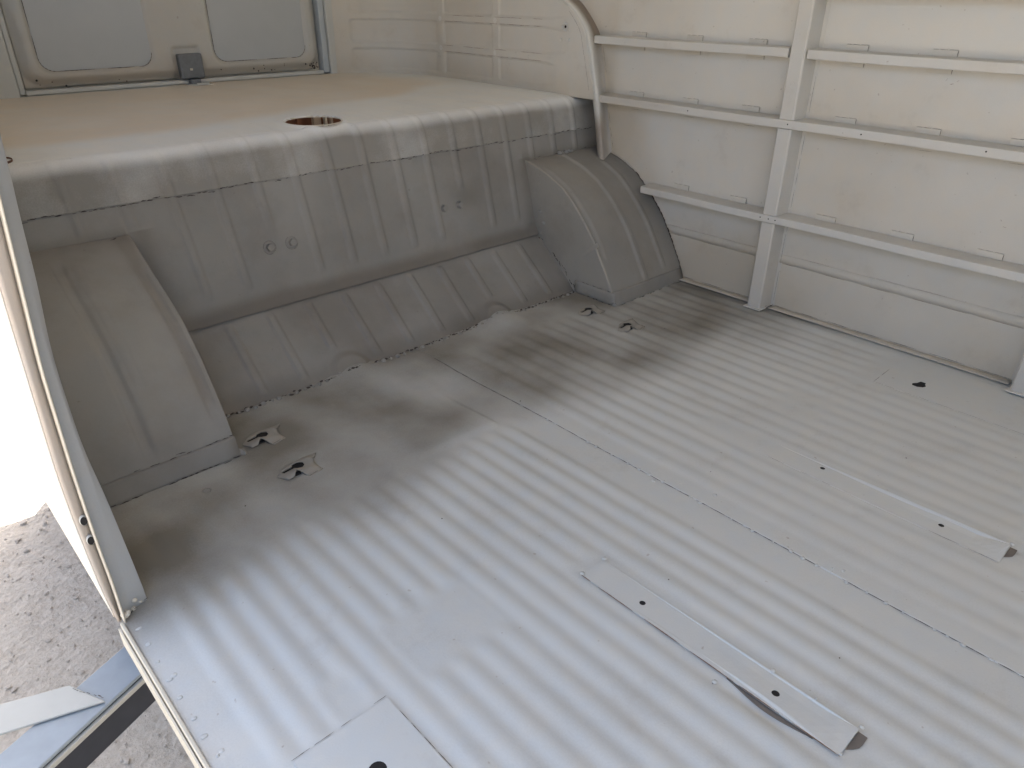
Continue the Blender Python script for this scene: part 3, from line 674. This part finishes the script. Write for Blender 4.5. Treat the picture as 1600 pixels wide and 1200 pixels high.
r2 = rail(-1.2, 1.372, .4285, .4465, .7125, 'middle wall rail', (1.077, .817, .655, .823 - .4))
r3 = rail(-1.2, 1.197, .2195, .2365, .7125, 'lowest wall rail meeting the wheel arch', (.823, .806, .844))
r4 = rail(-1.2, .800, .685, .705, .715, 'rail along the belt line above the panels')
# glued pads above and below the rails
def pad(y0, y1, z0, z1, par):
    bm = bmesh.new(); box(bm, .7610, .7652, y0, y1, z0, z1); done('glue_pad', bm, M['wall'], par, .0012, old=pl_old(.35))
    crack('panel_line', [(.7602, y0 - .0006, z0), (.7602, y0 - .0006, z1 + .0002)], (-1, 0, 0), par, gap=.0, wdt=(.0008, .0013), ln=(.02, .03), jit=.0001, seed=70)
    crack('panel_line', [(.7632, y0, z1 + .0006), (.7632, y1, z1 + .0006)], (-1, 0, 0), par, gap=.2, wdt=(.0003, .0007), ln=(.01, .03), jit=.0001, seed=71)
for k in range(-3, 8):
    y0 = .924 + .167 * (k - 4) if k >= 4 else .699 - .168 * (3 - k)
    if k > 6: continue
    par = r1 if k >= 4 else r1b
    pad(y0, y0 + .046, .587, .5985, par); pad(y0 + .002, y0 + .048, .5575, .5685, par)
    pad(y0 - .007, y0 + .040, .447, .4585, r2)
    if k < 6: pad(y0 - .010, y0 + .037, .237, .2495, r3)
    crack('panel_line', [(.7636, y0, .4165), (.7636, y0 + .04, .4165)], (-1, 0, 0), r2, gap=.0, wdt=(.0003, .0006), ln=(.03, .05), jit=.0003, seed=72)

# --- air duct panel in the rear quarter
DZ = np.array([.25, .302, .435, .536, .604, .648, .668, .72, .80]); DY = np.array([1.318, 1.326, 1.353, 1.381, 1.401, 1.445, 1.480, 1.62, 1.95])
EZ = np.array([.25, .29, .438, .494, .591, .632, .667, .72, .80]); EY = np.array([1.345, 1.349, 1.384, 1.393, 1.417, 1.454, 1.493, 1.62, 1.95])
def smooth_interp(z, a, b_):
    return np.mean([np.interp(np.asarray(z) + d, a, b_) for d in np.linspace(-.014, .014, 9)], 0)
zz = np.linspace(.27, .79, 80)
lipw = []
for z in zz:
    yd = float(smooth_interp(z, DZ, DY)); ye = float(smooth_interp(z, EZ, EY))
    pts = [(.7005, yd + .016), (.7000, yd + .003), (.7015, yd + .0006), (.704, yd), (.735, (yd + ye) / 2), (.7640, ye), (.7652, ye - .004)]
    lipw.append([(x, y, z) for x, y in pts])
fr = sheet('frame_rib', np.array(lipw), M['lip'], van, old=lambda x, y, z: .05 + .9 * S(.7035, .708, x) * S(.54, .60, z) + .35 * S(.7035, .708, x) + .7 * (1 - S(.36, .42, z)) * (1 - S(.705, .715, x)), flip=True, thick=.0015,
    label='curved frame rib joining the rear duct panel to the side wall')
# duct panel: straight part then curls round to the tailgate jamb
def quarter(sg, name, lab, zlo=.436, y_from=None):
    path = [(.6975, t) for t in np.linspace(0, 1, 190)]
    yend = 2.00
    cur = []
    for a in np.linspace(0, 1, 60):   # bezier corner
        p0, p1, p2, p3 = np.array([.6975, 2.0]), np.array([.6975, 2.24]), np.array([.62, 2.285]), np.array([.472, 2.312])
        cur.append((1 - a) ** 3 * p0 + 3 * (1 - a) ** 2 * a * p1 + 3 * (1 - a) * a * a * p2 + a ** 3 * p3)
    cur = np.array(cur)
    zs = np.linspace(zlo, .80, 110); P = np.zeros((len(path) + len(cur) - 1, len(zs), 3))
    for j, z in enumerate(zs):
        ys_ = float(smooth_interp(z, DZ, DY)) + .010 if sg > 0 else 1.40
        ya = np.linspace(ys_, 2.0, len(path))
        xa = np.full(len(path), .6975); xy = np.concatenate([np.stack([xa, ya], -1), cur[1:]])
        t = np.gradient(xy, axis=0); L = np.hypot(t[:, 0], t[:, 1]); nx, ny = -t[:, 1] / L, t[:, 0] / L
        s = np.concatenate([[0], np.cumsum(np.hypot(*np.diff(xy, axis=0).T))]) + ys_
        b = .0012 * wob(s, z, 8, 2)
        for (ya0, ya1) in ((1.475 + .06 * (.62 - z) * 0, 1.742), (1.768, 1.998), (2.024, 2.36)):
            for (za, zb) in ((.40, .450), (.519, .536), (.604, .6205), (.700, .715)): pass
            for (za, zb) in ((.452, .5175), (.5365, .603), (.6215, .699)):
                if ya0 < 1.5:
                    e0 = .05
                    if za < .5: ya0_ = 1.50
                    else: ya0_ = 1.46
                else: e0 = .004; ya0_ = ya0
                dx = np.minimum((s - ya0_) / (e0 / .004), (ya1 - s)); dz = min(z - za, zb - z)
                rr = .010; inx = np.clip(rr - dx, 0, None); inz = max(rr - dz, 0)
                d = rr - np.hypot(inx, inz)
                b = b - .0042 * S(0, .0035, d)
        P[:, j, 0] = sg * (xy[:, 0] + nx * b); P[:, j, 1] = xy[:, 1] + ny * b; P[:, j, 2] = z
    o = sheet(name, P, M['wall'], van, old=lambda x, y, z: .35 + .35 * wob(y, z, 7, 5) + .35 * (1 - S(.45, .52, z)) + .3 * S(1.9, 2.3, y), flip=(sg < 0), thick=(.0015 if sg > 0 else .0015), label=lab)
    return o
dq = quarter(1, 'rear_quarter_panel', 'pressed grid panel curving from side wall to tailgate opening')
quarter(-1, 'rear_quarter_panel', 'plain rear corner panel left of the tailgate')
# grid press lines, bare in places
for z in (.6208, .6035, .5362, .5180):
    crack('press_line', [(.7015 - .0075, y, z) for y in np.linspace(1.56, 1.995, 10)], (-1, 0, 0), dq, gap=.25, wdt=(.0005, .0011), ln=(.02, .10), jit=.0004, seed=int(z * 1000), lift=.0002, mat=M['rust'])
for y, z in ((1.755, .612), (1.755, .527), (2.011, .61), (2.011, .527)):
    bm = bmesh.new(); bmesh.ops.create_cone(bm, cap_ends=True, segments=16, radius1=.007, radius2=.006, depth=.0015, matrix=Matrix.Translation((.696, y, z)) @ Matrix.Rotation(R(90), 4, 'Y')); done('spot_boss', bm, M['wall'], dq, 0, smooth=False)
cup('torn_hole', (.6962, 1.476, .606), (-1, 0, 0), .0035, .0006, M['dark'], dq, 7)
beads('torn_hole_burr', [(.695, 1.476 + .009 * math.cos(a), .606 + .009 * math.sin(a)) for a in np.linspace(0, 6, 9)] + [(.696, 1.49, .575), (.696, 1.462, .576), (.696, 1.46, .595)], dq, M['rail'], (.002, .004), nrm=(-1, 0, 0), seed=77)
crack('panel_line', [(.6955, float(smooth_interp(z, DZ, DY)) + .022, z) for z in np.linspace(.44, .66, 14)], (-1, 0, 0), dq, gap=.12, wdt=(.0004, .0009), ln=(.02, .05), jit=.0006, seed=78)
crack('seam_gap', [(.745, 1.39, .42), (.725, 1.372, .40), (.71, 1.356, .36), (.735, 1.352, .33), (.75, 1.349, .31)], (-.5, -1, 0), fr, gap=.35, wdt=(.0006, .0015), ln=(.005, .015), jit=.001, seed=79)

# --- tailgate and its frame
fY = 2.312
for b in (((-.480, -.4275), (fY - .004, fY + .05), (.437, 1.0)), ((.4705, .500), (fY - .004, fY + .05), (.437, 1.0))):
    boxo('gate_jamb', (*b[0], *b[1], *b[2]), M['gate'], van, .003, label=None)
boxo('gate_sill', (-.4265, .4695, fY - .002, fY + .055, .420, .4425), M['gate'], van, .003)
boxo('gate_seal_channel', (.4500, .4690, fY + .004, fY + .045, .446, 1.0), flat('channel_light_tint', (.42, .455, .47), .5, 0, .05, 20, .1), van, .003, label='channel down the right of the tailgate, coloured pale blue for the light on it')  # bluish light on the right channel is put into its colour
boxo('gate_seal_channel', (-.4260, -.4130, fY + .004, fY + .045, .446, 1.0), M['gate'], van, .003)
boxo('gate_seal_channel', (-.4120, .4490, fY + .004, fY + .040, .4435, .4545), M['gate'], van, .003)
GX0, GX1, GZ0, GZ1 = -.408, .446, .458, .98
X, Zz = np.meshgrid(np.arange(GX0, GX1 + .001, .004), np.arange(GZ0, GZ1, .004), indexing='ij')
def rbox(x0, x1, z0, z1, r):
    dx = np.maximum(np.maximum(x0 + r - X, X - (x1 - r)), 0); dz = np.maximum(np.maximum(z0 + r - Zz, Zz - (z1 - r)), 0)
    inner = np.minimum(np.minimum(X - x0, x1 - X), np.minimum(Zz - z0, z1 - Zz))
    return np.where((dx > 0) & (dz > 0), r - np.hypot(dx, dz), inner)
yy = np.full_like(X, 2.322)
edge = rbox(GX0, GX1, GZ0, 1.2, .05); yy += .018 * (1 - S(.0, .028, edge))
for x0, x1 in ((-.372, -.070), (.090, .405)): d = rbox(x0, x1, .487, .84, .042); yy += .010 * S(0, .010, d)
lt = rbox(-.028, .056, .452, .545, .008); yy += .007 * S(0, .008, lt)
yy += .0002 * wob(X, Zz, 14, 2)
tg = sheet('tailgate', np.stack([X, yy, Zz], -1), M['gate'], van, old=lambda x, y, z: .25 + .3 * wob(x, z, 9) + .75 * (1 - S(.46, .54, z)), flip=False, thick=.0015,
    label='closed tailgate seen from inside with two recessed panels and a latch')
for x0, x1 in ((-.362, -.080), (.100, .395)):
    plate('inset_panel', rrect(x0, x1, .497, .84, .034, 6), lambda x, z: (x, 2.3290, z), flat("inset_grey%d" % (x0 > 0), (.43, .445, .44), .6, 0, .05, 12, .06), tg, step=.03, thick=.0012, smooth=False)
    L = [(x, 2.3272, z) for x, z in rrect(x0 - .0005, x1 + .0005, .4965, .84, .034, 6)]
    crack('panel_line', L, (0, -1, 0), tg, gap=.02, wdt=(.0010, .0018), ln=(.05, .1), jit=.0001, seed=81)
lo = boxo('gate_latch', (-.016, .052, 2.304, 2.326, .458, .524), M['latch'], tg, .004, label='square dark steel latch on the tailgate')
for dx, dz in ((-.008, .515), (.044, .515), (-.006, .470), (.044, .467)): cup('latch_screw', (dx, 2.3036, dz), (0, -1, 0), .0045, .0005, M['dark'], tg, 14)
boxo('latch_tongue', (.005, .034, 2.296, 2.318, .4425, .457), M['latch'], tg, .002)
boxo('latch_tongue', (.010, .018, 2.3005, 2.3035, .480, .486), M['edge'], tg, .001)
boxo('latch_striker', (-.006, .054, 2.262, 2.306, .4422, .4448), M['gate'], van, .001)
boxo('latch_striker', (.004, .040, 2.252, 2.256, .4450, .4505), M['gate'], van, .001)
rs = random.Random(3)
beads('rust_chip', [(rs.choice([rs.uniform(-.39, -.15), rs.uniform(.02, .43), rs.uniform(.40, .43)]), 2.3215, rs.uniform(.460, .480)) for _ in range(34)], tg, M['crack'], (.0012, .0028), nrm=(0, -1, 0), seed=5, flat_=.25)
cup('screw_hole', (-.436, 2.3078, .56), (0, -1, 0), .006, .0005, M['dark'], van, 16)
cup('screw_hole', (.487, 2.3078, .655), (0, -1, 0), .004, .0005, M['dark'], van, 16)

# --- left door post (rear jamb of the open side door)
def poly(z, tab):
    t = sorted(tab); return np.interp(z, [a for a, _ in t], [b_ for _, b_ in t])
TI = [(1.3, -.71), (.70, -.722), (.5785, -.7298), (.5447, -.7311), (.5004, -.7349), (.4629, -.7364), (.4184, -.7394), (.3755, -.7440), (.332, -.7455), (.2432, -.7450), (.1651, -.7381), (.107, -.7346), (.0312, -.7301), (.0, -.7288)]
TM = [(1.3, -.73), (.70, -.732), (.5619, -.7357), (.5094, -.7402), (.4526, -.7423), (.4121, -.7445), (.3712, -.7475), (.2935, -.7475), (.2068, -.7460), (.1429, -.7455), (.0743, -.7470), (.0, -.7503)]
TR = [(1.3, -.725), (.70, -.738), (.5256, -.7483), (.4323, -.7548), (.3512, -.7604), (.2229, -.7632), (.1205, -.7633), (.0676, -.7618), (-.02, -.7621)]
TJ = [(1.3, -.745), (.70, -.757), (.5256, -.7650), (.4344, -.7690), (.2266, -.7760), (.1873, -.7760), (.1451, -.7755), (.0958, -.7740), (.0373, -.772), (-.004, -.7680), (-.03, -.7650)]
zz = np.linspace(-.004, 1.25, 150)
I_, M_, R_, J_ = (poly(zz, t) for t in (TI, TM, TR, TJ))
I_, M_, R_, J_ = (np.convolve(np.pad(a, 3, mode='edge'), np.ones(7) / 7, 'valid') for a in (I_, M_, R_, J_))
def strip(cols):
    return np.stack([np.stack([cx, np.full_like(zz, cy) if np.isscalar(cy) else cy, zz], -1) for cx, cy in cols], 1)
dp = sheet('door_post', strip([(I_ + .001, .845), (I_, .833), (I_ - .001, .8315), (M_, .826), (M_ - .003, .8225), (R_ + .002, .817), (R_ + .0006, .814), (R_ - .0004, .8125)]), primer('post_primer', (.42, .44, .45), (.36, .345, .32)), van,
    old=lambda x, y, z: .0 + .25 * wob(x, z, 9) + .35 * S(.3, .5, z), flip=False, thick=-.0015, label='rear post of the open side doorway with a folded weatherstrip lip')
sheet('weatherstrip_lip', strip([(R_ + .0006, .8125), (R_ - .0002, .809), (R_ - .0014, .8085), (R_ - .0022, .8105), (R_ - .0024, .822)]), M['edge'], dp, flip=False, thick=-.0008)
sheet('door_jamb', strip([(R_ - .0024, .822), (R_ - .006, .8215), (J_ + .002, .8195), (J_ + .0003, .8205), (J_ - .0006, .824), (J_ - .0010, .832)]), M['jamb'], dp, flip=False, thick=-.001, old=pl_old(.3))
for zc in (.158, .129):
    xc = float(poly(zc, TR) + poly(zc, TJ)) / 2 + .0005
    bm = bmesh.new()
    bmesh.ops.create_cone(bm, cap_ends=False, segments=24, radius1=.0072, radius2=.0060, depth=.003, matrix=Matrix.Translation((xc, .8185, zc)) @ Matrix.Rotation(R(90), 4, 'X') @ Matrix.Diagonal((.62, 1, 1, 1)))
    done('threaded_insert', bm, M['gate'], dp, 0, smooth=True)
    V = [(xc + .0038 * math.cos(a), .8178, zc + .0058 * math.sin(a)) for a in np.linspace(0, 2 * math.pi, 20, endpoint=False)]
    prism('screw_hole', V, (0, .0012, 0), M['dark'], dp, 0)
beads('weld_bead', [(-.7585 + rs.uniform(-.004, .002), .815 + rs.uniform(-.004, .004), .004 + rs.uniform(0, .006)) for _ in range(12)] + [(-.748, .824, .002), (-.738, .829, .003), (-.744, .826, .012)], dp, M['edge'], (.0018, .0035), nrm=(0, -1, .4), seed=83)
crack('seam_gap', [(-.757, .8165, .003), (-.748, .8235, .004), (-.729, .8315, .002)], (0, -1, .5), dp, gap=.25, wdt=(.0010, .0022), ln=(.003, .010), jit=.0012, seed=84, lift=.002)
# outer skin of the rear quarter, seen edge-on past the jamb
ysk = np.concatenate([[.832], np.linspace(.86, 2.05, 20), 2.05 + .28 * np.sin(np.linspace(.1, math.pi / 2, 12))])
rows = []
for k, y in enumerate(ysk):
    sx = 0 if y <= 2.05 else (1 - math.cos(math.asin(min(1, (y - 2.05) / .28)))) * .30
    rows.append(np.stack([J_ - .0010 + sx + .012 * 0, np.full_like(zz, y), zz], -1))
sheet('quarter_skin', np.array(rows), M['skin'], van, flip=False, thick=-.001, keep=lambda x, y, z: (y < 1.0) | (y > 2.0) | (z < .82), label='outer skin of the left rear quarter behind the doorway')
boxo('rear_outer_skin', (-.47, .47, 2.376, 2.38, -.10, .438), M['skin'], van, 0)
# inner closing panels of the left rear quarter
boxo('wheelhouse_liner', (-.7635, -.7625, .86, 1.44, .0, .30), M['brown'], la, 0)

# --- rest of the shell: upper sides, roof, cab
boxo('door_header', (-.75, -.70, -.40, .85, 1.20, 1.28), M['wall'], van, .004)
boxo('unseen_quarter_upper', (-.746, -.744, .85, 1.0, .79, 1.25), M['wall'], van, 0)  # unseen panels; opening between them added so sky lights the deck
boxo('unseen_quarter_upper', (-.746, -.744, 2.0, 2.3, .79, 1.25), M['wall'], van, 0)
ang = np.linspace(0, math.pi, 30)
prf = np.stack([-.75 * np.sign(np.cos(ang)) * np.abs(np.cos(ang)) ** .5, 1.25 + .17 * np.sin(ang) ** .8], -1)
ry = np.linspace(-1.9, 2.37, 24)
P = np.array([[(px, y, pz) for px, pz in prf] for y in ry])
sheet('roof', P, M['wall'], van, old=pl_old(.3), flip=True, thick=-.002)
boxo('upper_wall', (.764, .770, -1.2, 2.34, .735, 1.30), M['wall'], van, 0)
boxo('upper_wall', (.764, .770, -1.9, -1.2, -.05, .72), M['wall'], van, 0)
boxo('front_side_panel', (-.772, -.764, -1.9, -.40, -.05, .72), M['wall'], van, .0)
boxo('cab_bulkhead', (-.764, .764, -1.03, -1.0, .0, .62), M['wall'], van, .003)
boxo('front_panel', (-.764, .764, -1.93, -1.9, -.1, .62), M['wall'], van, .003)
boxo('rear_upper_panel', (-.78, .78, 2.345, 2.352, .78, 1.45), M['gate'], van, 0)
boxo('rear_side_panel', (.48, .77, 2.345, 2.352, -.1, .778), M['skin'], van, 0)
boxo('rear_side_panel', (-.74, -.48, 2.345, 2.352, -.1, .778), M['skin'], van, 0)
boxo('outer_skin', (.7705, .7725, -1.9, 2.36, -.2, .72), M['skin'], van, 0)
boxo('outer_skin', (.7705, .7725, -1.0, 2.36, .72, 1.30), M['skin'], van, 0)
boxo('gate_outer_skin', (-.46, .475, 2.368, 2.371, .4385, .9), M['skin'], van, 0)
# underframe
for x in (-.42, .42): boxo('chassis_rail', (x - .03, x + .03, -1.0, 1.18, -.095, -.010), M['beamdark'], van, .004)
for y in (-.30, .20, .53): boxo('cross_member', (-.74, .74, y - .03, y + .03, -.060, -.008), M['beamdark'], van, .003)

# ------------------------------------------------------------------ steel support frame under the van
sf = empty('support_frame', (-.9, .85, -.6))
sf['label'] = 'pale blue steel support beam with a welded side plate reaching out below the sill'
sf['category'] = 'support frame'
def loc(pts): return [(x + .9, y - .85, z + .6) for x, y, z in pts]
zt = -.12
d = Vector((-.0875, -.0375, 0)).normalized()
A0 = Vector((-.752, .908, zt)); B0 = Vector((-.752, .845, zt)); e0, e1 = 1.0, -.75
top_ = [A0 - d * 1.2, A0 + d * .62, B0 + Vector((0, -.002, 0)) + d * .60, B0 - d * 1.2]
prism('beam_flange', loc([tuple(p) for p in top_]), (0, 0, -.006), M['beam'], sf, .0015)
Fr = [B0 + d * .60 + Vector((0, .001, -.0065)), B0 - d * 1.2 + Vector((0, .001, -.0065)), B0 - d * 1.2 + Vector((0, .001, -.066)), B0 + d * .6 + Vector((0, .001, -.066))]
prism('beam_web', loc([tuple(p) for p in Fr]), (.002, .006, 0), M['beamdark'], sf, .001)
prism('beam_lip', loc([tuple(B0 + d * .6 + Vector((0, -.006, -.0075))), tuple(B0 - d * 1.2 + Vector((0, -.006, -.0075))), tuple(B0 - d * 1.2 + Vector((0, .0005, -.0075))), tuple(B0 + d * .6 + Vector((0, .0005, -.0075)))]), (0, 0, -.008), M['bar'], sf, .001)
barp = [(-.812, .822, zt + .0045), (-.838, .879, zt + .0045), (-.914, .908, zt + .0045), (-1.30, 1.035, zt + .0045), (-1.32, .99, zt + .0045), (-.922, .858, zt + .0045)]
prism('side_plate', loc(barp), (0, 0, -.0085 + .005), M['bar'], sf, .0012)
for p in (A0 + d * .55, A0 - d * 1.1): prism('leg', loc([(p.x - .03, p.y - .06, -.61), (p.x + .03, p.y - .06, -.61), (p.x + .03, p.y, -.61), (p.x - .03, p.y, -.61)]), (0, 0, .483), M['beam'], sf, .002)
crack('weld_line', loc([(-.840, .874, zt + .0055), (-.812, .826, zt + .0055)]), (0, 0, 1), sf, gap=.4, wdt=(.0008, .002), ln=(.003, .008), jit=.0012, seed=90)
